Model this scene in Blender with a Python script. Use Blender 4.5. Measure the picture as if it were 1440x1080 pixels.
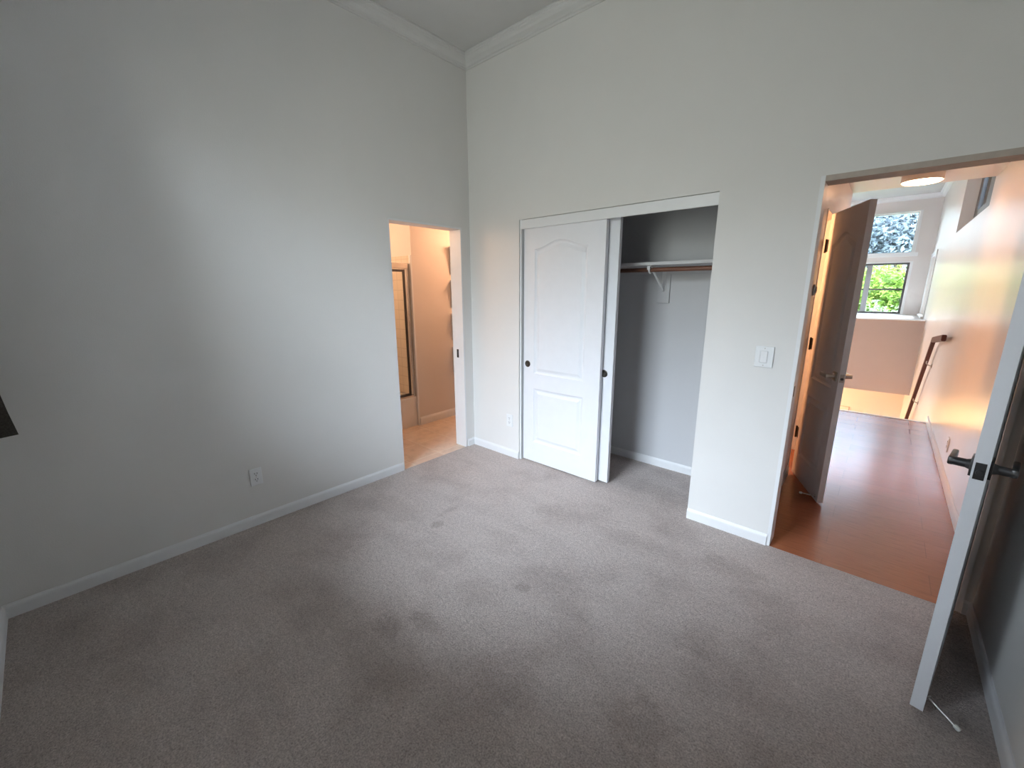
import bpy, bmesh, math, random
from mathutils import Vector, Matrix

sc = bpy.context.scene
COL = sc.collection
for o in list(bpy.data.objects):
    bpy.data.objects.remove(o, do_unlink=True)

# ------------------------------------------------------------------ camera
def make_camera(loc, yaw, pitch, roll, fpx):
    yaw, pitch, roll = map(math.radians, (yaw, pitch, roll))
    cy, sy, cp, sp = math.cos(yaw), math.sin(yaw), math.cos(pitch), math.sin(pitch)
    f = Vector((-sy*cp, cy*cp, sp)); r = Vector((cy, sy, 0)); u = r.cross(f)
    cr, sr = math.cos(roll), math.sin(roll)
    r2 = r*cr + u*sr; u2 = u*cr - r*sr
    M = Matrix(((r2.x, u2.x, -f.x, loc[0]), (r2.y, u2.y, -f.y, loc[1]), (r2.z, u2.z, -f.z, loc[2]), (0, 0, 0, 1)))
    cd = bpy.data.cameras.new('camera'); cd.sensor_width = 36; cd.sensor_fit = 'HORIZONTAL'
    cd.lens = fpx/1440*36; cd.clip_start = .02; cd.clip_end = 300
    c = bpy.data.objects.new('camera', cd); c.matrix_world = M; COL.objects.link(c); sc.camera = c
make_camera((2.91351, -2.70378, 1.52338), 41.6623, -12.9208, -.1320, 582.989)

# ------------------------------------------------------------------ world: overcast sky, brighter overhead than at the ground
W = bpy.data.worlds.new('overcast_sky'); sc.world = W; W.use_nodes = True
wn = W.node_tree; wn.nodes.clear()
wo = wn.nodes.new('ShaderNodeOutputWorld'); bg = wn.nodes.new('ShaderNodeBackground')
tc = wn.nodes.new('ShaderNodeTexCoord'); sx = wn.nodes.new('ShaderNodeSeparateXYZ'); rp = wn.nodes.new('ShaderNodeValToRGB')
mr = wn.nodes.new('ShaderNodeMapRange'); mr.inputs[1].default_value = -1; mr.inputs[2].default_value = 1
wn.links.new(tc.outputs['Generated'], sx.inputs[0]); wn.links.new(sx.outputs[2], mr.inputs[0]); wn.links.new(mr.outputs[0], rp.inputs[0])
wn.links.new(rp.outputs[0], bg.inputs[0]); wn.links.new(bg.outputs[0], wo.inputs[0])
e = rp.color_ramp.elements
e[0].position = .40; e[0].color = (.10, .105, .095, 1)
e[1].position = 1.0; e[1].color = (.80, .90, 1.0, 1)
for p, c in ((.58, (.16, .17, .16, 1)), (.72, (.72, .83, .96, 1))):
    k = e.new(p); k.color = c
bg.inputs[1].default_value = 28.0

# ------------------------------------------------------------------ lights
def area(name, loc, rot, sx_, sy_, power, color, portal=False):
    l = bpy.data.lights.new(name, 'AREA'); l.shape = 'RECTANGLE'; l.size = sx_; l.size_y = sy_
    l.energy = power; l.color = color
    if portal: l.cycles.is_portal = True
    o = bpy.data.objects.new(name, l); o.location = loc; o.rotation_euler = rot; COL.objects.link(o)
    return o
def point(name, loc, power, color, rad=.06):
    l = bpy.data.lights.new(name, 'POINT'); l.energy = power; l.color = color; l.shadow_soft_size = rad
    o = bpy.data.objects.new(name, l); o.location = loc; COL.objects.link(o)
    return o
R90 = math.pi/2
WX0, WX1, WZ0, WZ1 = .42, 1.95, 1.0, 2.80       # bedroom window
area('portal_bedroom_window', ((WX0+WX1)/2, -3.22, (WZ0+WZ1)/2), (R90, 0, 0), WX1-WX0, WZ1-WZ0, 1, (1, 1, 1), True)      # faces +y
area('portal_stair_window', (2.25, 9.88, 2.0), (-R90, 0, 0), 2.0, 2.3, 1, (1, 1, 1), True)                    # faces -y
area('portal_high_window', (3.62, 4.35, 2.72), (R90, 0, R90), 2.5, 1.0, 1, (1, 1, 1), True)                    # faces -x
area('portal_side_window', (3.62, 8.85, 1.55), (R90, 0, R90), .9, 1.1, 1, (1, 1, 1), True)
WARM = (1.0, .60, .30)
point('bathroom_lamp', (-.30, .95, 2.15), 15, (1.0, .53, .29), .10)
point('shower_fill', (-1.35, -.95, 2.15), 17, (1.0, .60, .36), .15)  # added fill without a fitting, brightens the shower tile
point('lower_floor_lamp', (.9, 7.9, -.95), 140, (1.0, .64, .32), .1)
point('far_bedroom_lamp', (1.75, 1.30, 1.9), 30, (1.0, .46, .19), .1)

vs = sc.view_settings
vs.view_transform = 'Standard'; vs.look = 'None'; vs.gamma = 1; vs.use_curve_mapping = False
vs.exposure = 0.58

# ------------------------------------------------------------------ materials
MATS = {}
class NT:
    def __init__(s, name):
        s.m = bpy.data.materials.new(name); s.m.use_nodes = True
        s.t = s.m.node_tree; s.b = s.t.nodes['Principled BSDF']; s.out = s.t.nodes['Material Output']
        s.tc = s.n('ShaderNodeTexCoord')
    def n(s, t, **kw):
        x = s.t.nodes.new(t)
        for k, v in kw.items(): setattr(x, k, v)
        return x
    def l(s, a, b): s.t.links.new(a, b)
    def noise(s, scale, detail=3, rough=.55, coord=None, mapscale=None):
        x = s.n('ShaderNodeTexNoise'); x.inputs['Scale'].default_value = scale
        x.inputs['Detail'].default_value = detail; x.inputs['Roughness'].default_value = rough
        c = s.tc.outputs['Object']
        if mapscale:
            mp = s.n('ShaderNodeMapping'); mp.inputs['Scale'].default_value = mapscale; s.l(c, mp.inputs[0]); c = mp.outputs[0]
        s.l(c, x.inputs['Vector']); return x.outputs['Fac']
    def ramp(s, fac, stops):
        r = s.n('ShaderNodeValToRGB'); el = r.color_ramp.elements
        el[0].position, el[0].color = stops[0][0], (*stops[0][1], 1)
        el[1].position, el[1].color = stops[-1][0], (*stops[-1][1], 1)
        for p, c in stops[1:-1]:
            k = el.new(p); k.color = (*c, 1)
        s.l(fac, r.inputs[0]); return r.outputs[0]
    def mix(s, fac, a, b, mode='MIX'):
        x = s.n('ShaderNodeMix', data_type='RGBA', blend_type=mode)
        for sock, v in ((x.inputs[0], fac), (x.inputs[6], a), (x.inputs[7], b)):
            if hasattr(v, 'is_linked') or hasattr(v, 'links'): s.l(v, sock)
            elif isinstance(v, (int, float)): sock.default_value = v
            else: sock.default_value = (*v, 1)
        return x.outputs[2]
    def math(s, op, a, b=0.0, clamp=False):
        x = s.n('ShaderNodeMath', operation=op, use_clamp=clamp)
        for i, v in enumerate((a, b)):
            if isinstance(v, (int, float)): x.inputs[i].default_value = v
            else: s.l(v, x.inputs[i])
        return x.outputs[0]
    def bump(s, h, strength, dist):
        x = s.n('ShaderNodeBump'); x.inputs['Strength'].default_value = strength; x.inputs['Distance'].default_value = dist
        s.l(h, x.inputs['Height']); s.l(x.outputs[0], s.b.inputs['Normal'])
    def base(s, v):
        if isinstance(v, tuple): s.b.inputs['Base Color'].default_value = (*v, 1)
        else: s.l(v, s.b.inputs['Base Color'])
    def set(s, rough=None, metal=None, spec=None):
        if rough is not None: s.b.inputs['Roughness'].default_value = rough
        if metal is not None: s.b.inputs['Metallic'].default_value = metal
        if spec is not None: s.b.inputs['Specular IOR Level'].default_value = spec

def plain(name, col, rough=.5, metal=0., spec=.5, var=.03, nscale=12, bump=0, bscale=200):
    t = NT(name); n = t.noise(nscale)
    t.base(t.ramp(n, [(.3, tuple(c*(1-var) for c in col)), (.7, tuple(min(1, c*(1+var)) for c in col))]))
    t.set(rough, metal, spec)
    if bump: t.bump(t.noise(bscale, 2), bump, .002)
    MATS[name] = t.m; return t.m

plain('wall_paint', (.76, .752, .732), .55, spec=.3, var=.012, nscale=3, bump=.22, bscale=170)
plain('hall_paint', (.75, .71, .69), .30, spec=.45, var=.012, nscale=3, bump=.10, bscale=120)
plain('bath_paint', (.74, .69, .65), .45, var=.012, nscale=3, bump=.2, bscale=170)
plain('closet_shade_paint', (.63, .635, .65), .55, var=.012, nscale=3, bump=.2, bscale=170)  # wall paint greyed, putting the closet's shade into its colour
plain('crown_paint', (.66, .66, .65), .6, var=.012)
plain('shelf_shadow_grey', (.50, .47, .44), .6)
plain('dim_ledge_paint', (.54, .43, .38), .5, var=.012, nscale=3, bump=.15, bscale=140)  # hall paint darkened to tan, standing in for weak light below the ledge
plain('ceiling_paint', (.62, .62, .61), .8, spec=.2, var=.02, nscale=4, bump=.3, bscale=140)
plain('trim_white', (.80, .81, .82), .38, var=.012)
plain('door_white', (.80, .815, .85), .42, var=.012, bump=.06, bscale=260)
plain('jamb_brown', (.45, .39, .34), .6, var=.08, nscale=20)
plain('plate_white', (.80, .82, .83), .35, var=.01)
plain('slot_dark', (.04, .04, .045), .5)
plain('nickel', (.52, .50, .47), .28, metal=1.0)
plain('dark_nickel', (.10, .10, .105), .35, metal=.9)
plain('bronze', (.05, .043, .04), .4, metal=.7)
plain('pull_metal', (.13, .12, .105), .35, metal=1.0)
plain('chrome', (.72, .70, .67), .22, metal=1.0)
plain('rubber_white', (.78, .77, .74), .6)
plain('shelf_paint', (.66, .66, .67), .5, var=.02)
plain('tub_white', (.82, .79, .75), .25, var=.01)
plain('curtain_fabric', (.12, .112, .098), .95, spec=.1, var=.25, nscale=160, bump=.5, bscale=400)
plain('window_frame_dark', (.10, .10, .105), .45)
plain('window_frame_grey', (.30, .30, .32), .45)
plain('bark', (.12, .085, .06), .9, var=.3, nscale=8, bump=.6, bscale=20)
plain('lawn', (.08, .13, .04), .95, var=.3, nscale=3)
plain('grey_reveal', (.52, .51, .50), .6)

def carpet():
    t = NT('carpet')
    fine = t.noise(150, 4, .8); med = t.noise(48, 3, .65); mott = t.noise(2.3, 5, .6); wide = t.noise(.9, 2)
    streak = t.noise(1.0, 3, .5, mapscale=(2.0, 9.0, 1))
    c = t.ramp(fine, [(.34, (.12, .10, .09)), (.50, (.60, .52, .48)), (.63, (.95, .87, .82))])
    c = t.mix(.5, c, t.ramp(med, [(.32, (.40, .335, .31)), (.68, (.68, .59, .55))]), 'MIX')
    d = t.ramp(mott, [(.33, (.76, .74, .73)), (.52, (1, 1, 1)), (1, (1, 1, 1))])
    c = t.mix(.85, c, d, 'MULTIPLY')
    c = t.mix(.4, c, t.ramp(streak, [(.35, (.84, .83, .83)), (.6, (1, 1, 1))]), 'MULTIPLY')
    # stains: (x, y, radius x, radius y, strength)
    wob = t.math('MULTIPLY', t.math('SUBTRACT', t.noise(13, 5, .7), .5), 2.6)
    tot = None
    for (x, y, rx, ry, s) in ((.90, -1.19, .045, .05, .5), (.82, -1.02, .03, .14, .25), (1.40, -1.88, .10, .07, .38), (1.50, -1.75, .10, .05, .36),
                              (1.71, -1.27, .05, .04, .4), (2.49, -.38, .16, .10, .35), (2.51, -1.0, .10, .12, .3), (2.47, -1.53, .13, .14, .4),
                              (.62, -1.75, .25, .12, .2), (.55, -1.25, .3, .12, .22), (1.55, -1.45, .16, .10, .22), (2.0, -.5, .35, .12, .2),
                              (1.65, .25, .4, .12, .22), (2.75, -.6, .1, .2, .25), (1.95, -1.75, .2, .1, .18)):
        mp = t.n('ShaderNodeMapping', vector_type='TEXTURE')
        mp.inputs['Location'].default_value = (x, y, 0); mp.inputs['Scale'].default_value = (rx, ry, 1)
        t.l(t.tc.outputs['Object'], mp.inputs[0])
        ln = t.n('ShaderNodeVectorMath', operation='LENGTH'); t.l(mp.outputs[0], ln.inputs[0])
        q = t.math('ADD', ln.outputs['Value'], wob)
        f = t.n('ShaderNodeMapRange', interpolation_type='SMOOTHSTEP')
        f.inputs[1].default_value = 1.15; f.inputs[2].default_value = .5; f.inputs[3].default_value = 0; f.inputs[4].default_value = s
        t.l(q, f.inputs[0])
        tot = f.outputs[0] if tot is None else t.math('MAXIMUM', tot, f.outputs[0])
    c = t.mix(tot, c, t.mix(1.0, c, (.55, .51, .48), 'MULTIPLY'))
    t.base(c); t.set(.97, spec=.08)
    t.b.inputs['Sheen Weight'].default_value = .15
    t.bump(t.math('ADD', fine, t.math('MULTIPLY', med, .8)), .75, .012)
    MATS['carpet'] = t.m
carpet()

def brick_mat(name, cols, mortar, bw, rh, msize, loc=(0, 0, 0), rot=(0, 0, 0), rough=.3, offset=.5, grain=None, spec=.5, bump=.15):
    t = NT(name)
    mp = t.n('ShaderNodeMapping'); mp.inputs['Location'].default_value = loc; mp.inputs['Rotation'].default_value = rot
    t.l(t.tc.outputs['Object'], mp.inputs[0])
    b = t.n('ShaderNodeTexBrick'); b.offset = offset; b.offset_frequency = 2
    b.inputs['Color1'].default_value = (*cols[0], 1); b.inputs['Color2'].default_value = (*cols[1], 1); b.inputs['Mortar'].default_value = (*mortar, 1)
    b.inputs['Scale'].default_value = 1; b.inputs['Mortar Size'].default_value = msize; b.inputs['Mortar Smooth'].default_value = .1
    b.inputs['Brick Width'].default_value = bw; b.inputs['Row Height'].default_value = rh
    t.l(mp.outputs[0], b.inputs['Vector'])
    c = b.outputs['Color']
    if grain:
        g = t.noise(grain[0], 5, .65, mapscale=grain[1])
        c = t.mix(grain[2], c, t.ramp(g, [(.25, (.45, .42, .40)), (.5, (.95, .95, .95)), (.75, (1.2, 1.2, 1.2))]), 'MULTIPLY')
    t.base(c); t.set(rough, spec=spec)
    t.bump(t.math('SUBTRACT', 1.0, b.outputs['Fac']), bump, .002)
    MATS[name] = t.m; return t
brick_mat('wood_laminate', ((.37, .125, .058), (.32, .105, .048)), (.26, .088, .042), 1.22, .20, .0018, loc=(.36, .13, 0), rough=.24, grain=(3, (3, 45, 1), .6), spec=.9, offset=.37, bump=.015)
brick_mat('bath_tile', ((.82, .67, .54), (.77, .61, .49)), (.86, .74, .62), .33, .33, .006, loc=(.1, .05, 0), rough=.4, offset=0, grain=(9, (1, 1, 1), .4))
brick_mat('shower_tile', ((.74, .67, .56), (.72, .65, .54)), (.62, .55, .45), .108, .108, .004, rot=(R90, 0, 0), rough=.2, offset=0)

def glass(name, tint=(1, 1, 1), ior=1.45):
    t = NT(name); t.t.nodes.remove(t.b)
    tr = t.n('ShaderNodeBsdfTransparent'); tr.inputs[0].default_value = (*tint, 1)
    gl = t.n('ShaderNodeBsdfGlossy'); gl.inputs['Roughness'].default_value = .02
    fr = t.n('ShaderNodeFresnel'); fr.inputs[0].default_value = ior
    m = t.n('ShaderNodeMixShader'); t.l(fr.outputs[0], m.inputs[0]); t.l(tr.outputs[0], m.inputs[1]); t.l(gl.outputs[0], m.inputs[2])
    t.l(m.outputs[0], t.out.inputs[0]); MATS[name] = t.m
glass('window_glass'); glass('shower_glass', (.97, .96, .94), 1.3); glass('tinted_glass', (.88, .94, 1.0)); glass('grey_glass', (.62, .66, .70), 1.12)
def emit(name, col, s):
    t = NT(name); t.base(tuple(min(1, c) for c in col)); t.b.inputs['Emission Color'].default_value = (*col, 1); t.b.inputs['Emission Strength'].default_value = s
    MATS[name] = t.m
emit('lamp_diffuser', (1.0, .57, .33), 19.0)
def leaf(name, a, b):
    t = NT(name)
    c = t.ramp(t.noise(2.2, 3), [(.32, a), (.68, b)])
    t.base(c); t.set(.6, spec=.3)
    tl = t.n('ShaderNodeBsdfTranslucent'); t.l(c, tl.inputs[0])
    m = t.n('ShaderNodeMixShader'); m.inputs[0].default_value = .45
    t.l(t.b.outputs[0], m.inputs[1]); t.l(tl.outputs[0], m.inputs[2]); t.l(m.outputs[0], t.out.inputs[0])
    MATS[name] = t.m
leaf('leaf_green', (.04, .10, .014), (.17, .27, .045))
leaf('leaf_blue', (.13, .155, .17), (.24, .28, .30))
leaf('leaf_pale', (.06, .11, .05), (.16, .23, .13))

# ------------------------------------------------------------------ mesh helpers
class MB:
    def __init__(s): s.bm = bmesh.new()
    def box(s, a, b, bev=0., seg=2):
        lo = [min(p, q) for p, q in zip(a, b)]; hi = [max(p, q) for p, q in zip(a, b)]
        r = bmesh.ops.create_cube(s.bm, size=1)
        for v in r['verts']:
            v.co = Vector([(l+h)/2 + c*(h-l) for l, h, c in zip(lo, hi, v.co)])
        if bev:
            es = list({e for v in r['verts'] for e in v.link_edges})
            bmesh.ops.bevel(s.bm, geom=es, offset=bev, segments=seg, affect='EDGES', profile=.5)
        return s
    def cyl(s, p, q, r, r2=None, n=24, bev=0.):
        p, q = Vector(p), Vector(q); d = q-p
        M = Matrix.Translation((p+q)/2) @ d.to_track_quat('Z', 'Y').to_matrix().to_4x4()
        g = bmesh.ops.create_cone(s.bm, cap_ends=True, cap_tris=False, segments=n, radius1=r, radius2=r if r2 is None else r2, depth=d.length, matrix=M)
        if bev:
            es = [e for e in {e for v in g['verts'] for e in v.link_edges} if any(len(f.verts) == n for f in e.link_faces)]
            bmesh.ops.bevel(s.bm, geom=es, offset=bev, segments=2, affect='EDGES')
        return s
    def sweep(s, prof, path, closed=False):
        """prof: list of (out, up); path: list of (point, out_dir at that point incl. miter scale)."""
        rings = []
        for P, O in path:
            rings.append([s.bm.verts.new(Vector(P) + Vector(O)*a + Vector((0, 0, b))) for a, b in prof])
        n = len(prof)
        for i in range(len(rings)-1):
            for j in range(n):
                s.bm.faces.new((rings[i][j], rings[i][(j+1) % n], rings[i+1][(j+1) % n], rings[i+1][j]))
        s.bm.faces.new(rings[0]); s.bm.faces.new(rings[-1][::-1])
        return s
    def tube(s, pts, r, n=12):
        pts = [Vector(p) for p in pts]; rings = []
        for i, p in enumerate(pts):
            d = (pts[min(i+1, len(pts)-1)] - pts[max(i-1, 0)]).normalized()
            a = d.orthogonal().normalized() if i == 0 else (a - d*a.dot(d)).normalized()
            b = d.cross(a)
            rings.append([s.bm.verts.new(p + (a*math.cos(t)+b*math.sin(t))*r) for t in [2*math.pi*k/n for k in range(n)]])
        for i in range(len(rings)-1):
            for j in range(n):
                s.bm.faces.new((rings[i][j], rings[i][(j+1) % n], rings[i+1][(j+1) % n], rings[i+1][j]))
        s.bm.faces.new(rings[0]); s.bm.faces.new(rings[-1])
        return s
    def prism(s, poly, axis, a, b):
        """poly of 2-D points extruded between a and b along axis (0,1,2)."""
        def P(u, v, w):
            return Vector({0: (w, u, v), 1: (u, w, v), 2: (u, v, w)}[axis])
        A = [s.bm.verts.new(P(u, v, a)) for u, v in poly]; B = [s.bm.verts.new(P(u, v, b)) for u, v in poly]
        s.bm.faces.new(A); s.bm.faces.new(B[::-1])
        for i in range(len(poly)):
            j = (i+1) % len(poly); s.bm.faces.new((A[i], A[j], B[j], B[i]))
        return s
    def build(s, name, mat, parent=None, smooth=False, loc=None, rotz=None):
        bmesh.ops.recalc_face_normals(s.bm, faces=s.bm.faces)
        me = bpy.data.meshes.new(name); s.bm.to_mesh(me); s.bm.free()
        me.materials.append(MATS[mat])
        if smooth:
            me.polygons.foreach_set('use_smooth', [True]*len(me.polygons))
        o = bpy.data.objects.new(name, me); COL.objects.link(o)
        if smooth:
            try:
                me.set_sharp_from_angle(angle=math.radians(38))
            except Exception: pass
        if parent: o.parent = parent
        if loc: o.location = loc
        if rotz is not None: o.rotation_euler = (0, 0, rotz)
        return o
def tag(o, label, cat, kind=None, group=None):
    o['label'] = label; o['category'] = cat
    if kind: o['kind'] = kind
    if group: o['group'] = group
    return o
def thing(name, label, cat, loc=(0, 0, 0), rotz=0, kind=None, group=None):
    o = bpy.data.objects.new(name, None); COL.objects.link(o); o.empty_display_size = .1
    o.location = loc; o.rotation_euler = (0, 0, rotz)
    return tag(o, label, cat, kind or 'thing', group)
def S(o, label, cat): return tag(o, label, cat, 'structure')

def wall(name, axis, c0, c1, a0, a1, z0, z1, holes, mat, label):
    """slab normal to axis between c0 and c1, spanning a0..a1 x z0..z1, with rectangular holes (a0,a1,z0,z1)."""
    A = sorted({a0, a1, *[h[0] for h in holes], *[h[1] for h in holes]}); Z = sorted({z0, z1, *[h[2] for h in holes], *[h[3] for h in holes]})
    A = [a for a in A if a0 <= a <= a1]; Z = [z for z in Z if z0 <= z <= z1]
    def solid(i, j):
        if not (0 <= i < len(A)-1 and 0 <= j < len(Z)-1): return False
        ca, cz = (A[i]+A[i+1])/2, (Z[j]+Z[j+1])/2
        return not any(h[0] < ca < h[1] and h[2] < cz < h[3] for h in holes)
    m = MB(); cache = {}
    def V(c, a, z):
        k = (round(c, 5), round(a, 5), round(z, 5))
        if k not in cache: cache[k] = m.bm.verts.new((c, a, z) if axis == 0 else (a, c, z))
        return cache[k]
    for i in range(len(A)-1):
        for j in range(len(Z)-1):
            if not solid(i, j): continue
            p, q, r, t = A[i], A[i+1], Z[j], Z[j+1]
            for c in (c0, c1): m.bm.faces.new((V(c, p, r), V(c, q, r), V(c, q, t), V(c, p, t)))
            for (ni, nj, e0, e1) in ((i-1, j, (p, r), (p, t)), (i+1, j, (q, r), (q, t)), (i, j-1, (p, r), (q, r)), (i, j+1, (p, t), (q, t))):
                if not solid(ni, nj): m.bm.faces.new((V(c0, *e0), V(c1, *e0), V(c1, *e1), V(c0, *e1)))
    return S(m.build(name, mat), label, 'wall')
def slab(name, a, b, mat, label, cat):
    return S(MB().box(a, b).build(name, mat), label, cat)

BBH = .070
BBP = [(0, 0), (.012, 0), (.012, .052), (.010, .060), (.006, .0655), (.004, BBH), (0, BBH)]
def baseboard(name, pts, label, prof=BBP, z=0., mat='trim_white', closed_ends=True, cat='baseboard'):
    """pts: ordered 2-D points along the wall line, room on the LEFT hand when walking along; miter at corners."""
    path = []; n = len(pts)
    for i, p in enumerate(pts):
        ds = []
        if i > 0: ds.append((Vector(p)-Vector(pts[i-1])).normalized())
        if i < n-1: ds.append((Vector(pts[i+1])-Vector(p)).normalized())
        ns = [Vector((-d.y, d.x)) for d in ds]
        o = ns[0] if len(ns) == 1 else (ns[0]+ns[1])/(1+ns[0].dot(ns[1]))
        path.append(((p[0], p[1], z), (o.x, o.y, 0)))
    m = MB(); m.sweep(prof, path)
    return S(m.build(name, mat), label, cat)

# ------------------------------------------------------------------ bedroom shell
CZ = 3.385; YF = -3.06; XR = 3.425; XH = 3.462; T = .14
slab('floor', (-.0, YF, -.2), (XR, 0, 0), 'carpet', 'stained greige cut pile carpet covering the bedroom', 'floor')
slab('floor_closet', (.45, 0, -.2), (2.25, .69, 0), 'carpet', 'same greige carpet running into the open closet', 'floor')
slab('ceiling', (-.15, YF-.2, CZ), (XR+.2, .12, CZ+.15), 'ceiling_paint', 'flat white bedroom ceiling inside crown moulding', 'ceiling')
BY0, BY1, BZ = -.839, -.102, 2.05
wall('wall_left', 0, -T, 0, YF-.2, .12, -.2, CZ, [(BY0, BY1, -.2, BZ)], 'wall_paint', 'long white bedroom wall with bathroom doorway')
CX0, CX1, CZT = .590, 2.103, 2.067
HX0, HX1, HZ = 2.576, 3.395, 2.067
wall('wall_back', 1, 0, .12, 0, XR+.25, -.2, CZ, [(CX0, CX1, -.2, CZT), (HX0, HX1, -.2, HZ)], 'wall_paint', 'white bedroom wall with closet and hallway doorway')
wall('wall_right', 0, XR, XR+.25, YF-.2, 0, -.2, CZ, [], 'wall_paint', 'white bedroom wall behind the opened bedroom door')
wall('wall_front', 1, YF-.2, YF, 0, XR, -.2, CZ, [(WX0, WX1, WZ0, WZ1)], 'wall_paint', 'white bedroom wall with the window by the dark curtain')
# crown moulding
CR = [(0, 0), (.010, 0), (.014, .006), (.014, .014), (.022, .018), (.026, .026), (.034, .032), (.048, .040), (.058, .052), (.062, .062), (.070, .066), (.072, .074), (.080, .078), (.080, .0895), (0, .0895)]
baseboard('trim_1', [(XR, YF), (XR, 0), (0, 0), (0, YF), (XR-.001, YF)], 'white crown moulding running around the bedroom ceiling', CR, CZ-.0896, 'crown_paint', cat='trim')
baseboard('baseboard_left', [(0, BY0), (0, YF), (XR, YF)], 'long white baseboard left of the bathroom doorway')
baseboard('baseboard_back', [(CX0, 0), (0, 0), (0, BY1+.014)], 'short white baseboard between bathroom doorway and closet')
baseboard('baseboard_centre', [(HX0, 0), (CX1, 0)], 'short white baseboard between closet and hallway doorway')
baseboard('baseboard_right', [(XR, YF), (XR, 0), (HX1, 0)], 'white baseboard in the shade behind the bedroom door')
# bedroom window
w = S(thing('window_1', 'bedroom window lighting the room, beside dark curtain', 'window', ((WX0+WX1)/2, YF-.2, WZ0)), 'bedroom window lighting the room, beside dark curtain', 'window')
m = MB(); hw = (WX1-WX0)/2; hh = WZ1-WZ0
for a, b in (((-hw, .02, 0), (-hw+.05, .08, hh)), ((hw-.05, .02, 0), (hw, .08, hh)), ((-hw+.05, .02, 0), (hw-.05, .08, .05)), ((-hw+.05, .02, hh-.05), (hw-.05, .08, hh)), ((-.025, .02, .05), (.025, .08, hh-.05))):
    m.box(a, b)
m.build('frame', 'trim_white', w)
MB().box((-hw+.05, .045, .05), (hw-.05, .05, hh-.05)).build('pane', 'window_glass', w)

# ------------------------------------------------------------------ doors with moulded panels
def arch_panel(x0, x1, z0, zs, zm, n=28):
    pts = [(x0, z0), (x1, z0)]
    for i in range(n+1):
        u = 1-2*i/n
        b = math.cos(math.pi*u/2)**2 if abs(u) < 1 else 0
        pts.append(((x0+x1)/2 + u*(x1-x0)/2, zs+(zm-zs)*b))
    return pts                                   # counter-clockwise
def inset(poly, d):
    out = []; n = len(poly)
    for i in range(n):
        p0, p1, p2 = (Vector(poly[(i+k-1) % n]) for k in range(3))
        d1 = (p1-p0).normalized(); d2 = (p2-p1).normalized()
        n1 = Vector((-d1.y, d1.x)); n2 = Vector((-d2.y, d2.x))
        o = (n1+n2)/max(.3, 1+n1.dot(n2))
        out.append(tuple(p1+o*d))
    return out
def door_leaf(wd, ht, t, panels, faces=(True, True), z0=0.):
    """leaf: x 0..wd, y 0..t, z z0..ht ; face 0 looks to -y, face 1 to +y."""
    m = MB(); bm = m.bm
    outer = {}
    for k, y in ((0, 0.), (1, t)):
        sg = 1 if k == 0 else -1
        ov = [bm.verts.new((x, y, z)) for x, z in ((0, z0), (wd, z0), (wd, ht), (0, ht))]
        outer[k] = ov
        edges = [bm.edges.new((ov[i], ov[(i+1) % 4])) for i in range(4)]
        if not faces[k]:
            bm.faces.new(ov); continue
        for poly in panels:
            loops = []
            for off, dep in ((0, 0), (.005, .005), (.015, .0105), (.026, .0105), (.048, .002)):
                pp = inset(poly, off) if off else poly
                loops.append([bm.verts.new((x, y+sg*dep, z)) for x, z in pp])
            n = len(poly)
            edges += [bm.edges.new((loops[0][i], loops[0][(i+1) % n])) for i in range(n)]
            for a, b in zip(loops, loops[1:]):
                for i in range(n):
                    j = (i+1) % n; bm.faces.new((a[i], a[j], b[j], b[i]))
            bm.faces.new(loops[-1])
        bmesh.ops.triangle_fill(bm, use_beauty=True, use_dissolve=False, edges=edges)
    for i in range(4):
        j = (i+1) % 4
        bm.faces.new((outer[0][i], outer[0][j], outer[1][j], outer[1][i]))
    return m
def lever_set(parent, x, z, t, mat, toward=-1, length=.105):
    """a lever on each face, its rose, and the latch plate on the free edge; lever points to x*toward."""
    for k, (y, sg) in enumerate(((0, -1), (t, 1))):
        h = MB()
        h.box((x-.031, y, z-.031), (x+.031, y+sg*.007, z+.031), .002)
        h.cyl((x, y+sg*.006, z), (x, y+sg*.022, z), .019, .013)
        h.cyl((x, y+sg*.018, z), (x, y+sg*.058, z), .0145)
        h.box((x+.0135*-toward, y+sg*.044, z-.0135), (x+toward*length, y+sg*.060, z+.0135), .005)
        o = h.build('handle', mat, parent, True)
def latch(parent, wd, z, t, mat, bolt='nickel'):
    p = MB().box((wd-.001, t/2-.0125, z-.028), (wd+.0018, t/2+.0125, z+.028), .0008).build('latch_plate', mat, parent)
    MB().cyl((wd, t/2, z-.004), (wd+.007, t/2, z-.004), .010, .008).build('latch_bolt', bolt, p, True)
def hinges(parent, zs, mat, y=-.006, x=-.004):
    for z in zs:
        h = MB()
        h.cyl((x, y, z-.044), (x, y, z+.044), .0065, n=16)
        h.cyl((x, y, z+.044), (x, y, z+.050), .008, .004, n=16); h.cyl((x, y, z-.050), (x, y, z-.044), .004, .008, n=16)
        h.box((x-.030, y+.0045, z-.044), (x+.030, y+.0065, z+.044))
        h.build('hinge', mat, parent, True)
def doorstop(parent, a, b):
    s = MB().cyl(a, Vector(a).lerp(Vector(b), .06), .011).tube([a, b], .0042).build('door_stop', 'nickel', parent, True)
    a, b = Vector(a), Vector(b); d = (b-a).normalized()
    MB().cyl(b-d*.012, b+d*.006, .0085, .0075, bev=.002).build('rubber_tip', 'rubber_white', s, True)

# bedroom door: swung open to the right, seen edge on
FL = Vector((3.1935, -.8035)); HG = Vector((3.335, -.024))
dv = FL-HG; WD = dv.length; ang = math.atan2(dv.y, dv.x)
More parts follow.
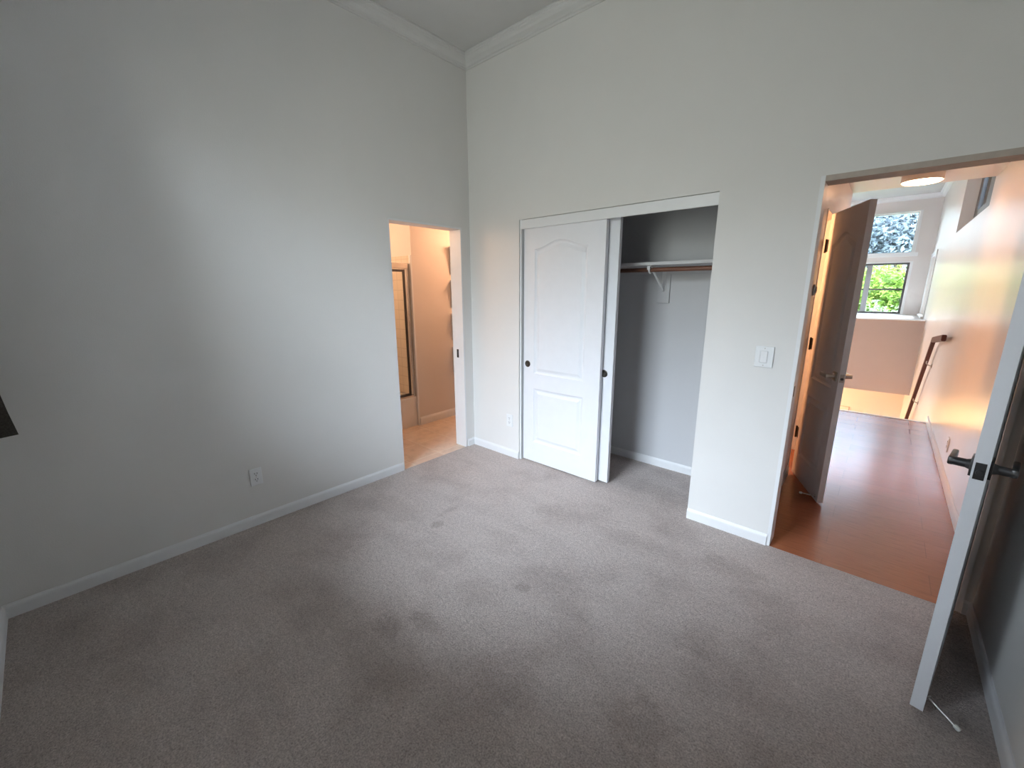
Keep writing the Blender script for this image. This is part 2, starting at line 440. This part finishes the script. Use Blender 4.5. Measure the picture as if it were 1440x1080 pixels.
# local x runs from hinge to free edge, local +y lies to the left of that direction (east, the shaded face)
d1 = S(thing('door_1', '', '', (HG.x, HG.y, 0), ang), 'open white bedroom door seen edge-on at right', 'door')
pw = .13
PAN = [arch_panel(pw, WD-pw, .83, 1.83, 1.90), [(pw, .20), (WD-pw, .20), (WD-pw, .70), (pw, .70)]]
door_leaf(WD, 2.03, .036, PAN, z0=.018).build('leaf', 'door_white', d1)
lever_set(d1, WD-.062, .955, .036, 'dark_nickel')
latch(d1, WD, .955, .036, 'dark_nickel', 'dark_nickel')
hinges(d1, (.30, 1.05, 1.80), 'dark_nickel', y=-.007)
doorstop(d1, (WD-.05, .037, .050), (WD-.012, .124, .018))

# trim of the hallway doorway
m = MB()
m.box((HX0, -.004, 0), (HX0+.019, .124, HZ)); m.build('trim_2', 'trim_white')
S(bpy.data.objects['trim_2'], 'narrow white jamb on left side of hallway doorway', 'trim')
st = MB().box((HX0+.0185, .018, .93), (HX0+.0205, .045, .99), .0006).build('strike_plate', 'dark_nickel', bpy.data.objects['trim_2'])
S(MB().box((HX1-.019, -.004, 0), (HX1, .124, HZ)).build('trim_3', 'trim_white'), 'right jamb of hallway doorway behind the bedroom door', 'trim')
S(MB().box((HX0+.019, -.004, HZ-.026), (HX1-.019, .124, HZ)).build('trim_4', 'jamb_brown'), 'brownish head jamb across top of hallway doorway', 'trim')  # browner and darker than the two side jambs

# ------------------------------------------------------------------ closet
slab('wall_closet_left', (.33, .12, -.2), (.45, .81, 2.6), 'closet_shade_paint', 'left side wall inside the closet, hidden by its doors', 'wall')
slab('wall_closet_right', (2.25, .12, -.2), (2.35, .81, 2.6), 'closet_shade_paint', 'right side wall inside the closet behind its opening', 'wall')
slab('wall_closet_back', (.45, .69, -.2), (2.25, .81, 2.6), 'closet_shade_paint', 'grey-looking back wall inside the open closet', 'wall')
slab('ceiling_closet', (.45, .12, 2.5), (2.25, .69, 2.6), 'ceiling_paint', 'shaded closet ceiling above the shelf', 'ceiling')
baseboard('baseboard_closet', [(2.25, .69), (.45, .69)], 'white baseboard along the closet back wall')
m = MB().box((CX0+.003, .008, 0), (CX0+.018, .124, CZT)); S(m.build('trim_5', 'trim_white'), 'thin white jamb left of the sliding closet doors', 'trim')
m = MB().box((CX0+.018, .008, CZT-.072), (CX1, .021, CZT-.004)); m.box((CX0+.018, .021, CZT-.03), (CX1, .124, CZT))
S(m.build('trim_6', 'trim_white'), 'white header fascia above the sliding closet doors', 'trim')
def sliding(name, x0, x1, y, label, pull_x):
    wd = x1-x0
    d = S(thing(name, '', '', (x0, y, 0)), label, 'door')
    P = [arch_panel(.112, wd-.145, .815, 1.835, 1.893), [(.112, .195), (wd-.145, .195), (wd-.145, .685), (.112, .685)]]
    door_leaf(wd, 2.03, .034, P, (True, False), z0=.012).build('leaf', 'door_white', d)
    c = MB(); n = 28
    for r0, y0, r1, y1 in ((.0, -.0004, .020, -.0004), (.020, -.0004, .0225, -.0035), (.0225, -.0035, .0275, -.0035), (.0275, -.0035, .0285, .0)):
        pass
    prof = [(.0285, 0), (.0285, -.0022), (.0265, -.0036), (.0235, -.0036), (.0215, -.0012), (.0205, -.0006)]
    rings = [[c.bm.verts.new((pull_x-x0+r*math.cos(2*math.pi*k/n), yy, .893+r*math.sin(2*math.pi*k/n))) for k in range(n)] for r, yy in prof]
    for a, b in zip(rings, rings[1:]):
        for k in range(n): c.bm.faces.new((a[k], a[(k+1) % n], b[(k+1) % n], b[k]))
    c.bm.faces.new(rings[-1])
    pl = c.build('finger_pull', 'pull_metal', d, True)
    return d
sliding('door_2', .622, 1.372, .026, 'front white sliding closet door with arched panel', .667)
sliding('door_3', .700, 1.450, .078, 'rear white sliding closet door behind the front one', 1.380)

sh = thing('closet_shelf', 'long white painted shelf high inside the open closet', 'shelf', (1.35, .53, 1.692))
MB().box((-.90, -.16, 0), (.90, .16, .024), .002).build('board', 'shelf_paint', sh)
MB().box((-.90, .142, -.057), (.90, .16, 0), .001).build('cleat', 'closet_shade_paint', sh)
cp = tag(MB().box((1.497, .672, 1.409), (1.597, .69, 1.635), .0015).build('mounting_block', 'closet_shade_paint'), 'flat white mounting block on closet back wall under shelf', 'block', 'thing')
br = thing('shelf_bracket', 'white metal shelf and rod bracket at the middle of closet', 'bracket', (1.547, .6712, 1.6912))
m = MB(); m.box((-.016, -.004, -.19), (.016, 0, -.0065), .001)
m.build('wall_plate', 'trim_white', br)
m = MB(); m.box((-.011, -.285, -.006), (.011, -.004, 0), .001); m.build('top_arm', 'trim_white', br)
m = MB(); m.tube([(0, -.004, -.185), (0, -.03, -.165), (0, -.225, -.035), (0, -.25, -.012)], .009, 10); m.build('brace', 'trim_white', br, True)
m = MB()
arc = [(-.246 + .0225*math.cos(a), -.030 + .0225*math.sin(a)) for a in [math.radians(100+20*k) for k in range(12)]]
m.tube([(-.012, y, z) for y, z in arc], .007, 10); m.box((-.022, -.285, -.030), (.0, -.272, -.002), .001)
m.build('rod_hook', 'trim_white', br, True)
def wood(name, a, b):
    t = NT(name); t.base(t.ramp(t.noise(4, 4, .6, mapscale=(3, 60, 60)), [(.3, a), (.7, b)])); t.set(.45); MATS[name] = t.m
wood('rod_wood', (.13, .050, .028), (.25, .105, .06))
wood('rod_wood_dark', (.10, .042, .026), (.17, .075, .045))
wood('rail_wood', (.055, .010, .007), (.11, .021, .014))
rl = thing('closet_rod', 'right length of reddish brown wooden hanging rod, closet right side', 'rod', (1.9, .425, 1.661))
MB().cyl((-.36, 0, 0), (.35, 0, 0), .0157).build('pole', 'rod_wood', rl, True)
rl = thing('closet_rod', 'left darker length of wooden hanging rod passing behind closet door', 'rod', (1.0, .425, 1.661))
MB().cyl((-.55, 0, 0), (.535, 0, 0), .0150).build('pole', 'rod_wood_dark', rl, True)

# ------------------------------------------------------------------ wall plates
def outlet(label, loc, rotz, group=None):
    """plate lies in local xz, faces local -y, back at y=0"""
    o = thing('wall_outlet', label, 'outlet', loc, rotz, group=group)
    MB().box((-.036, -.006, -.058), (.036, 0, .058), .003).build('cover_plate', 'plate_white', o)
    for s in (-1, 1):
        f = MB().cyl((0, -.0075, s*.020), (0, -.005, s*.020), .0165, n=28).build('socket', 'plate_white', o, True)
        k = MB(); k.box((-.0085, -.0083, s*.020+.000), (-.0055, -.0070, s*.020+.009)); k.box((.0055, -.0083, s*.020+.000), (.0085, -.0070, s*.020+.009))
        k.cyl((0, -.0083, s*.020-.008), (0, -.0070, s*.020-.008), .0028, n=12); k.build('slots', 'slot_dark', f)
    MB().cyl((0, -.0072, 0), (0, -.005, 0), .003, n=12).build('screw', 'nickel', o, True)
    return o
outlet('white duplex outlet low on the long left wall', (.0005, -1.946, .333), R90)
outlet('small white outlet low between bathroom doorway and closet', (.480, -.0005, .347), 0)
outlet('white outlet low on the hallway wall above baseboard', (XH-.0005, 2.10, .262), -R90)
sw = thing('light_switch', 'white rocker light switch plate left of hallway doorway', 'switch', (2.434, -.0005, 1.143))
MB().box((-.047, -.007, -.060), (.047, 0, .060), .003).build('cover_plate', 'plate_white', sw)
MB().box((-.0175, -.0115, -.034), (.0175, -.006, .034), .003).build('rocker', 'trim_white', sw)
MB().box((-.026, -.0095, -.034), (-.0205, -.006, .034), .001).build('dimmer_slide', 'trim_white', sw)
for z in (-.048, .048): MB().cyl((0, -.0075, z), (0, -.005, z), .003, n=12).build('screw', 'nickel', sw, True)
# ------------------------------------------------------------------ curtain at the bedroom window
cu = thing('curtain', 'dark grey-brown curtain corner at the far left window', 'curtain', (.40, -2.935, .936))
m = MB(); NX, NZ = 60, 20; g = []
for j in range(NZ+1):
    row = []; v = j/NZ
    y0 = .088 - .13*v**.8                     # the leading fold flares out towards the hem
    for i in range(NX+1):
        u = i/NX
        if u < .3:
            k = u/.3; x = -.115 + .05*k; y = y0 + (-.06-y0)*k
        else:
            k = (u-.3)/.7; x = -.065 + k*(.40-.15*v); y = -.06 + .014*math.sin(k*math.pi*8)
        row.append(m.bm.verts.new((x, y, v*1.95)))
    g.append(row)
for j in range(NZ):
    for i in range(NX): m.bm.faces.new((g[j][i], g[j][i+1], g[j+1][i+1], g[j+1][i]))
bmesh.ops.solidify(m.bm, geom=m.bm.faces[:], thickness=.004)
m.build('drape', 'curtain_fabric', cu, True)
MB().cyl((-.14, -.05, 1.96), (1.8, -.05, 1.96), .011).build('rod', 'bronze', cu, True)
for x in (-.10, 1.75):
    MB().cyl((x, -.05, 2.01), (x, -.12, 2.01), .008).box((x-.02, -.124, 1.98), (x+.02, -.118, 2.04)).cyl((x, -.05, 1.95), (x, -.05, 2.015), .007).build('rod_bracket', 'bronze', cu, True)

# ------------------------------------------------------------------ bathroom
slab('floor_bathroom', (-1.8, -1.75, -.2), (-.0, 1.85, -.004), 'bath_tile', 'tan ceramic tile floor of the bathroom', 'floor')
slab('ceiling_bathroom', (-1.8, -1.75, 2.45), (-T, 1.85, 2.6), 'ceiling_paint', 'bathroom ceiling', 'ceiling')
slab('wall_bath_side', (-1.8, -.003, -.2), (-.905, 1.85, 2.45), 'bath_paint', 'warm-lit bathroom wall right of the shower', 'wall')
slab('wall_bath_shower', (-1.8, -1.6, -.2), (-1.69, -.003, 2.45), 'bath_paint', 'bathroom wall at the back of the tub', 'wall')
slab('wall_bath_near', (-1.8, -1.75, -.2), (-T, -1.6, 2.45), 'bath_paint', 'bathroom wall at the near end of the tub', 'wall')
slab('wall_bath_far', (-.905, 1.85, -.2), (-T+.3, 2.0, 2.45), 'bath_paint', 'bathroom wall beyond the wall shelves', 'wall')
slab('wall_bath_right', (-T, .12, -.2), (.1, 1.85, 2.45), 'bath_paint', 'bathroom wall backing onto the closet', 'wall')
baseboard('baseboard_bathroom', [(-.905, 1.85), (-.905, -.003)], 'white baseboard along the warm bathroom wall', [(a, b*1.32) for a, b in BBP], -.004)
# tiled shower surround
S(MB().box((-1.69, -.011, .34), (-.912, -.003, 1.87)).build('wall_shower_tile', 'shower_tile'), 'cream tiled end of the shower above the tub', 'wall')
S(MB().box((-.930, -.022, -.004), (-.902, -.003, 1.87), .002).build('trim_7', 'trim_white'), 'pale corner trim between shower door and bathroom wall', 'trim')
# jamb of the pocket doorway
m = MB().box((-T-.004, BY1-.014, -.004), (.004, BY1+.0, BZ)); j = S(m.build('trim_8', 'trim_white'), 'bright white jamb right side of bathroom doorway', 'trim')
p = MB().box((-.092, BY1-.016, .885), (-.066, BY1-.0138, .965), .0006).build('strike_plate', 'bronze', j)
MB().box((-.084, BY1-.0168, .905), (-.074, BY1-.0158, .945)).build('strike_slot', 'slot_dark', p)
m = MB().box((-T-.004, BY0, BZ-.014), (.004, BY1-.014, BZ)); S(m.build('trim_9', 'trim_white'), 'head jamb across top of the bathroom doorway', 'trim')
m = MB().box((-T-.004, BY0, 0), (-.003, BY0+.012, BZ-.014)); S(m.build('trim_10', 'trim_white'), 'left jamb of bathroom doorway, turned away from view', 'trim')
# bathtub
tb = thing('bathtub', 'white bathtub behind the glass shower door', 'bathtub', (-.927, -.024, -.004))
m = MB(); bm = m.bm
o_ = [(0, 0), (-.755, 0), (-.755, -1.56), (0, -1.56)]
rim = [(-.07, -.07), (-.69, -.07), (-.69, -1.48), (-.07, -1.48)]; flo = [(-.14, -.22), (-.62, -.22), (-.62, -1.36), (-.14, -1.36)]
L0 = [bm.verts.new((x, y, 0)) for x, y in o_]; L1 = [bm.verts.new((x, y, .325)) for x, y in o_]; L1b = [bm.verts.new((x*.99-.002, y*.995-.002, .34)) for x, y in o_]
L2 = [bm.verts.new((x, y, .34)) for x, y in rim]; L3 = [bm.verts.new((x, y, .06)) for x, y in flo]
for a, b in zip((L0, L1, L1b, L2), (L1, L1b, L2, L3)):
    for i in range(4): bm.faces.new((a[i], a[(i+1) % 4], b[(i+1) % 4], b[i]))
bm.faces.new(L3); bm.faces.new(L0)
m.build('basin', 'tub_white', tb)
# shower door on the tub rim
sd = thing('shower_door', 'metal-framed sliding glass shower door standing on the tub', 'shower door', (-.965, -.024, .336))
m = MB(); m.box((-.02, -1.56, 1.398), (.035, 0, 1.455), .004); m.build('header', 'chrome', sd)
m = MB(); m.box((-.02, -.028, .02), (.030, 0, 1.398), .002); m.build('wall_jamb', 'chrome', sd)
m = MB(); m.box((-.02, -1.53, 0), (.030, 0, .020), .002); m.build('bottom_track', 'chrome', sd)
for k, (x, y0, y1) in enumerate(((.012, -.83, -.045), (-.012, -1.52, -.75))):
    m = MB()
    m.box((x-.008, y0, .02), (x+.008, y0+.022, 1.39)); m.box((x-.008, y1-.022, .02), (x+.008, y1, 1.39))
    m.box((x-.008, y0+.022, .02), (x+.008, y1-.022, .045)); m.box((x-.008, y0+.022, 1.365), (x+.008, y1-.022, 1.39))
    f = m.build('sash', 'dark_nickel' if k == 0 else 'chrome', sd)
    MB().box((x-.003, y0+.02, .04), (x+.003, y1-.02, 1.37)).build('pane', 'shower_glass', f)
    if k == 0:
        MB().cyl((x+.003, -.235, .455), (x+.022, -.235, .455), .034, .028, bev=.004).build('pull_knob', 'bronze', f, True)
# bathroom wall shelves
for z, ds, lb in ((1.985, 'topmost', 'highest of the four small bathroom wall shelves'), (1.615, '', 'second highest of the four small bathroom wall shelves'),
                  (1.235, '', 'third highest of the four small bathroom wall shelves'), (.84, '', 'lowest of the four small bathroom wall shelves')):
    s = thing('wall_shelf', lb, 'shelf', (-.905, .80, z), 0, group='small shelves on the bathroom wall')
    MB().box((0, -.29, -.010), (.12, .3, .010), .002).build('board', 'shelf_paint', s)
    for y in (-.275, .275): MB().prism([(0, -.0105), (.095, -.0105), (.075, -.05), (.012, -.30), (0, -.30)], 1, y-.009, y+.009).build('bracket', 'shelf_shadow_grey', s)  # grey wedges shaped as the shadow each shelf throws down the wall

# ------------------------------------------------------------------ hallway
HC = 2.46; HY = 2.97; SE = 3.885
slab('floor_hall', (1.2, 0.0, -.25), (XH, SE, -.002), 'wood_laminate', 'glossy red-brown laminate plank floor of the hallway', 'floor')
DY0, DY1 = 1.262, 1.93
wall('wall_hall_left', 0, 2.37, 2.49, .12, HY, -.2, HC, [(DY0-.018, DY1+.018, -.2, 2.09)], 'hall_paint', 'left hallway wall with the doorway of the second door')
wall('wall_hall_right', 0, XH, XH+.16, .12, 10.0, -3.0, CZ, [(3.05, 5.62, 2.235, 3.2), (8.30, 9.45, 1.0, 2.12)], 'hall_paint', 'glossy right hallway wall running to the stair window')
slab('ceiling_hall', (1.1, .12, HC), (XH, HY, HC+.12), 'hall_paint', 'low hallway ceiling carrying the round light', 'ceiling')
wall('wall_hall_upper', 1, HY-.12, HY, .0, XH, HC+.12, CZ, [], 'hall_paint', 'bulkhead above the low hallway ceiling')
slab('ceiling_stairwell', (.0, HY-.2, CZ), (XH+.2, 10.2, CZ+.15), 'ceiling_paint', 'high stairwell ceiling beyond the hallway', 'ceiling')
baseboard('baseboard_hall_right', [(XH, .12), (XH, SE+.05)], 'white baseboard along the right hallway wall', [(a, b*1.15) for a, b in BBP])
baseboard('baseboard_hall_left', [(2.49, DY0-.02), (2.49, .12)], 'white baseboard left of the hallway, before the second door', [(a, b*1.15) for a, b in BBP])
# second door's frame
m = MB(); m.box((2.366, DY0-.018, 0), (2.494, DY0, 2.09)); S(m.build('trim_11', 'trim_white'), 'hinge jamb of the hallway door', 'trim')
m = MB(); m.box((2.366, DY1, 0), (2.494, DY1+.018, 2.09)); S(m.build('trim_12', 'trim_white'), 'far jamb of the hallway doorway, seen through hinge gap', 'trim')
# far bedroom behind the hallway door
slab('wall_far_room_left', (1.1, .93, -.2), (1.22, 3.1, HC), 'hall_paint', 'wall of the room behind the hallway door', 'wall')
slab('wall_far_room_near', (1.1, .81, -.2), (2.37, .93, HC), 'hall_paint', 'near wall of the room behind the hallway door', 'wall')
slab('wall_far_room_far', (1.1, HY-.12, -.2), (2.37, HY, HC), 'hall_paint', 'far wall of the room behind the hallway door', 'wall')
# hallway door
FL2 = Vector((2.744, .797)); HG2 = Vector((2.513, 1.318))
dv = FL2-HG2; WD2 = dv.length; ang2 = math.atan2(dv.y, dv.x)
# local +y is on the left of hinge->free direction (east); the seen face is local y=0
d4 = S(thing('door_4', '', '', (HG2.x, HG2.y, 0), ang2), 'narrow hallway door standing open, its panelled face shaded', 'door')
pw = .095
PAN2 = [arch_panel(pw, WD2-pw, .84, 1.83, 1.90), [(pw, .20), (WD2-pw, .20), (WD2-pw, .70), (pw, .70)]]
door_leaf(WD2, 2.055, .036, PAN2, z0=.012).build('leaf', 'door_white', d4)
lever_set(d4, WD2-.058, .935, .036, 'nickel', length=.10)
latch(d4, WD2, .930, .036, 'nickel', 'dark_nickel')
hinges(d4, (.36, 1.095, 1.833), 'bronze', y=-.007, x=-.012)
doorstop(d4, (WD2-.04, -.001, .045), (WD2-.075, -.085, .042))
# round disc on hall left wall
dc = thing('wall_disc', 'small round white disc on wall beside hallway door hinge', 'wall disc', (2.4905, 1.15, 1.51))
MB().cyl((0, 0, 0), (.012, 0, 0), .042, .039, bev=.002).build('back_plate', 'plate_white', dc, True)
MB().cyl((.012, 0, 0), (.018, 0, 0), .028, .025, bev=.002).build('dial', 'plate_white', dc, True)
# ceiling light
cl = thing('ceiling_light', 'lit round flush ceiling light in the hallway', 'ceiling light', (2.982, 2.50, HC))
MB().cyl((0, 0, -.050), (0, 0, 0), .137, .137, n=64).build('housing', 'trim_white', cl, True)
MB().cyl((0, 0, -.058), (0, 0, -.050), .120, .130, n=64).build('diffuser', 'lamp_diffuser', cl, True)
# stair nosing
tn = S(MB().box((.0, SE, -.03), (XH, SE+.035, .008), .006).build('trim_13', 'trim_white'), 'pale nosing at the top of the stairs', 'trim')
wall('wall_stair_riser', 1, SE-.1, SE, .0, XH, -3.0, -.03, [], 'hall_paint', 'wall below the hallway floor edge at the stairs')
slab('floor_landing', (.0, HY, -.25), (1.2, SE, -.002), 'wood_laminate', 'landing floor left of the hallway', 'floor')
slab('wall_stair_left', (-.12, 2.97, -3.0), (0, 10.0, CZ), 'hall_paint', 'left wall of the stairwell', 'wall')
# steps going down (below the floor line)
# stair window wall, plant ledge and lower storey
YW = 9.70
LW0, LW1, LZ0, LZ1 = 1.30, 3.150, .972, 2.052
UZ0, UZ1 = 2.250, 3.068
wall('wall_stair_window', 1, YW, YW+.18, 0, XH, -.3, CZ, [(LW0, LW1, LZ0, LZ1), (LW0, LW1, UZ0, UZ1)], 'hall_paint', 'tall stairwell wall holding two windows')
wall('wall_stair_ledge', 1, 7.62, 7.74, 0, XH, -.396, .955, [], 'dim_ledge_paint', 'wall below the stairwell windows, its dimness painted tan')
slab('floor_ledge', (0, 7.74, .85), (XH, YW, .955), 'hall_paint', 'deep ledge below the stairwell windows', 'ledge')
S(MB().box((0, 7.585, .952), (XH, 7.76, .972), .004).build('trim_14', 'trim_white'), 'white cap along the ledge edge', 'trim')
slab('ceiling_lower', (0, 7.745, -.396), (XH, 9.2, -.30), 'hall_paint', 'lower storey ceiling under the ledge', 'ceiling')
slab('wall_lower_far', (0, 8.95, -3.0), (XH, 9.1, -.396), 'hall_paint', 'warm-lit lower storey wall beyond the stairs', 'wall')
slab('floor_lower', (-.1, SE-.1, -3.05), (XH, 9.1, -2.95), 'wood_laminate', 'lower storey floor', 'floor')
baseboard('trim_15', [(XH, SE), (XH, YW), (0, YW)], 'crown moulding around the high stairwell ceiling', CR, CZ-.0896, cat='trim')
pn = thing('access_cover', 'thin outlined flat cover on the warm lower storey wall', 'cover', (2.30, 8.947, -1.45))
MB().box((-.31, -.012, -.4), (.31, 0, .39), .002).build('board', 'hall_paint', pn)
m = MB()
for a, b in (((-.325, -.014, .385), (.325, -.0, .398)), ((-.325, -.014, -.41), (-.311, 0, .385)), ((.311, -.014, -.41), (.325, 0, .385))): m.box(a, b)
m.build('border', 'jamb_brown', pn)
# windows in the stair wall
def ywindow(name, label, x0, x1, z0, z1, y, mull, bars, fmat, gmat, fw=.028):
    w = S(thing(name, '', '', ((x0+x1)/2, y, z0)), label, 'window')
    cx = (x0+x1)/2; H = z1-z0; m = MB()
    m.box((x0-cx, 0, 0), (x0-cx+fw, .06, H)); m.box((x1-cx-fw, 0, 0), (x1-cx, .06, H))
    m.box((x0-cx+fw, 0, 0), (x1-cx-fw, .06, fw)); m.box((x0-cx+fw, 0, H-fw), (x1-cx-fw, .06, H))
    f = m.build('frame', fmat, w)
    xs = [x0+fw] + [v for q in mull for v in q] + [x1-fw]
    for (a, b) in mull:
        MB().box((a-cx, .002, fw), (b-cx, .055, H-fw)).build('mullion', 'window_frame_grey', w)
    for a, b in zip(xs[::2], xs[1::2]):
        for zb in bars:
            MB().box((a-cx, -.004, zb-z0-.018), (b-cx, .05, zb-z0+.018)).build('meeting_rail', fmat, w)
        MB().box((a-cx-.004, .026, fw-.004), (b-cx+.004, .032, H-fw+.004)).build('pane', gmat, w)
    return w
ywindow('window_2', 'lower stairwell window with dark frame and green tree view', LW0, LW1, LZ0, LZ1, YW+.08, [(2.462, 2.558)], [1.495], 'window_frame_dark', 'window_glass', .038)
ywindow('window_3', 'upper stairwell picture window with bluish tree view', LW0, LW1, UZ0, UZ1, YW+.10, [], [], 'trim_white', 'tinted_glass', .020)
# flat casings around both openings, sill
m = MB()
for (z0, z1) in ((LZ0, LZ1), (UZ0, UZ1)):
    m.box((LW0-.09, YW-.014, z0-.0), (LW0, YW, z1+.02)); m.box((LW1, YW-.014, z0), (LW1+.045, YW, z1+.02)); m.box((LW0, YW-.014, z1), (LW1, YW, z1+.02))
m.box((LW0-.09, YW-.05, UZ0-.075), (LW1+.09, YW, UZ0), .004)
m.box((LW0-.09, YW-.06, LZ0-.017), (LW1+.09, YW+.08, LZ0), .004)
S(m.build('trim_16', 'trim_white'), 'white casing and sills around the stairwell windows', 'trim')
def xwindow(name, label, y0, y1, z0, z1, x, mull, fmat, gmat, fw=.05):
    w = S(thing(name, '', '', (x, (y0+y1)/2, z0)), label, 'window'); cy = (y0+y1)/2; H = z1-z0; m = MB()
    m.box((0, y0-cy, 0), (.04, y0-cy+fw, H)); m.box((0, y1-cy-fw, 0), (.04, y1-cy, H))
    m.box((0, y0-cy+fw, 0), (.04, y1-cy-fw, fw)); m.box((0, y0-cy+fw, H-fw), (.04, y1-cy-fw, H))
    m.build('frame', fmat, w)
    for a, b in mull: MB().box((.0, a-cy, fw), (.04, b-cy, H-fw)).build('mullion', fmat, w)
    MB().box((.018, y0-cy+.03, .03), (.022, y1-cy-.03, H-.03)).build('pane', gmat, w)
    return w
xwindow('window_4', 'high window recessed in right hallway wall near ceiling', 3.05, 5.62, 2.235, 3.2, XH+.128, [(4.25, 4.72)], 'window_frame_dark', 'grey_glass', .24)
xwindow('window_5', 'side window on right stairwell wall beside the ledge', 8.30, 9.45, 1.0, 2.12, XH+.06, [], 'trim_white', 'window_glass')
m = MB()
m.box((XH-.018, 8.22, .972), (XH, 8.30, 2.20)); m.box((XH-.018, 9.45, .972), (XH, 9.53, 2.20)); m.box((XH-.018, 8.30, 2.12), (XH, 9.45, 2.20)); m.box((XH-.05, 8.2, .972), (XH, 9.55, 1.0))
S(m.build('trim_17', 'trim_white'), 'white casing of the side window by the ledge', 'trim')

# handrail
hr = thing('handrail', 'dark red wooden handrail descending along right stair wall', 'handrail', (XH-.058, 4.50, .905))
def rail(pts, hw_=.019, hh_=.033):
    m = MB(); rings = []
    for i, (y, z) in enumerate(pts):
        ds = [Vector((b[0]-a[0], b[1]-a[1])).normalized() for a, b in zip(pts, pts[1:])]
        d = [ds[max(0, i-1)], ds[min(len(ds)-1, i)]]
        n1, n2 = (Vector((-q.y, q.x)) for q in d); o = (n1+n2)/(1+n1.dot(n2))
        rings.append([m.bm.verts.new((a*hw_, y+o.x*b*hh_, z+o.y*b*hh_)) for a, b in ((-1, -1), (1, -1), (1, 1), (-1, 1))])
    for a, b in zip(rings, rings[1:]):
        for i in range(4): m.bm.faces.new((a[i], a[(i+1) % 4], b[(i+1) % 4], b[i]))
    m.bm.faces.new(rings[0]); m.bm.faces.new(rings[-1])
    return m
m = rail([(-1.05, .115), (0, 0), (2.1, -2.1*.87)])
bmesh.ops.bevel(m.bm, geom=[e for e in m.bm.edges], offset=.005, segments=2, affect='EDGES')
m.build('rail', 'rail_wood', hr)
for y, z in ((.30, -.30), (1.05, -.95)):
    b = MB().tube([(.0, y, z-.0), (.0, y, z-.03), (.025, y, z-.055), (.057, y, z-.06)], .007, 10).cyl((.050, y, z-.06), (.057, y, z-.06), .028, n=20)
    b.build('bracket', 'nickel', hr, True)

# ------------------------------------------------------------------ trees outside the stairwell
slab('ground', (-25, 10.4, -3.2), (40, 60, -3.0), 'lawn', 'ground outside below the trees', 'ground')
def tree(name, label, base, trunk_h, blobs, nleaf, size, mat, seed):
    rnd = random.Random(seed)
    t = thing(name, label, 'tree', base)
    MB().cyl((0, 0, 0), (0, 0, trunk_h), .22, .10, n=14).build('trunk', 'bark', t, True)
    V, F = [], []
    tot = sum(r**2 for *_, r in blobs)
    for (bx, by, bz, r) in blobs:
        for _ in range(int(nleaf*r*r/tot)):
            d = Vector((rnd.gauss(0, 1), rnd.gauss(0, 1), rnd.gauss(0, 1))).normalized()
            p = Vector((bx, by, bz)) + d*r*(rnd.uniform(.35, 1)**.5)*(1+.18*math.sin(7*d.x+3*d.z)+.12*math.sin(11*d.y))
            q = Vector((rnd.gauss(0, 1), rnd.gauss(0, 1), rnd.gauss(0, 1)+.6)).normalized(); a = q.orthogonal().normalized(); b = q.cross(a)
            th = rnd.uniform(0, 6.28); a, b = a*math.cos(th)+b*math.sin(th), b*math.cos(th)-a*math.sin(th)
            s = size*rnd.uniform(.6, 1.3); i = len(V)
            V += [p-a*s, p-b*s*.45+q*s*.1, p+a*s, p+b*s*.45+q*s*.1]; F.append((i, i+1, i+2, i+3))
    me = bpy.data.meshes.new('crown'); me.from_pydata([tuple(v) for v in V], [], F); me.materials.append(MATS[mat])
    o = bpy.data.objects.new('crown', me); COL.objects.link(o); o.parent = t
    return t
tree('leafy_tree', 'bright green leafy tree seen in lower stairwell window', (2.5, 14.2, -3), 3.2,
     [(0, 0, 4.15, 1.1), (-.9, .3, 4.0, 1.0), (.9, .2, 4.1, 1.0), (0, .4, 3.3, 1.2), (-1.2, .0, 4.4, .7), (.4, .3, 4.3, .9)], 9000, .085, 'leaf_green', 3)
tree('conifer_tree', 'tall blue-grey tree filling the upper stairwell window', (3.0, 19.5, -3), 7.5,
     [(0, 0, 7.0, 1.5), (-1.5, .5, 6.2, 1.6), (1.5, .3, 6.0, 1.6), (0, .3, 5.0, 2.0), (-.6, .2, 8.2, 1.0), (.9, .4, 7.6, 1.0)], 24000, .10, 'leaf_blue', 5)
tree('garden_shrub', 'pale green shrub low outside the lower stairwell window', (2.7, 11.9, -3), 2.5,
     [(0, 0, 3.4, .75), (-.8, .1, 3.3, .75), (.7, .2, 3.35, .7), (0, .2, 2.7, .9)], 5000, .06, 'leaf_pale', 8)
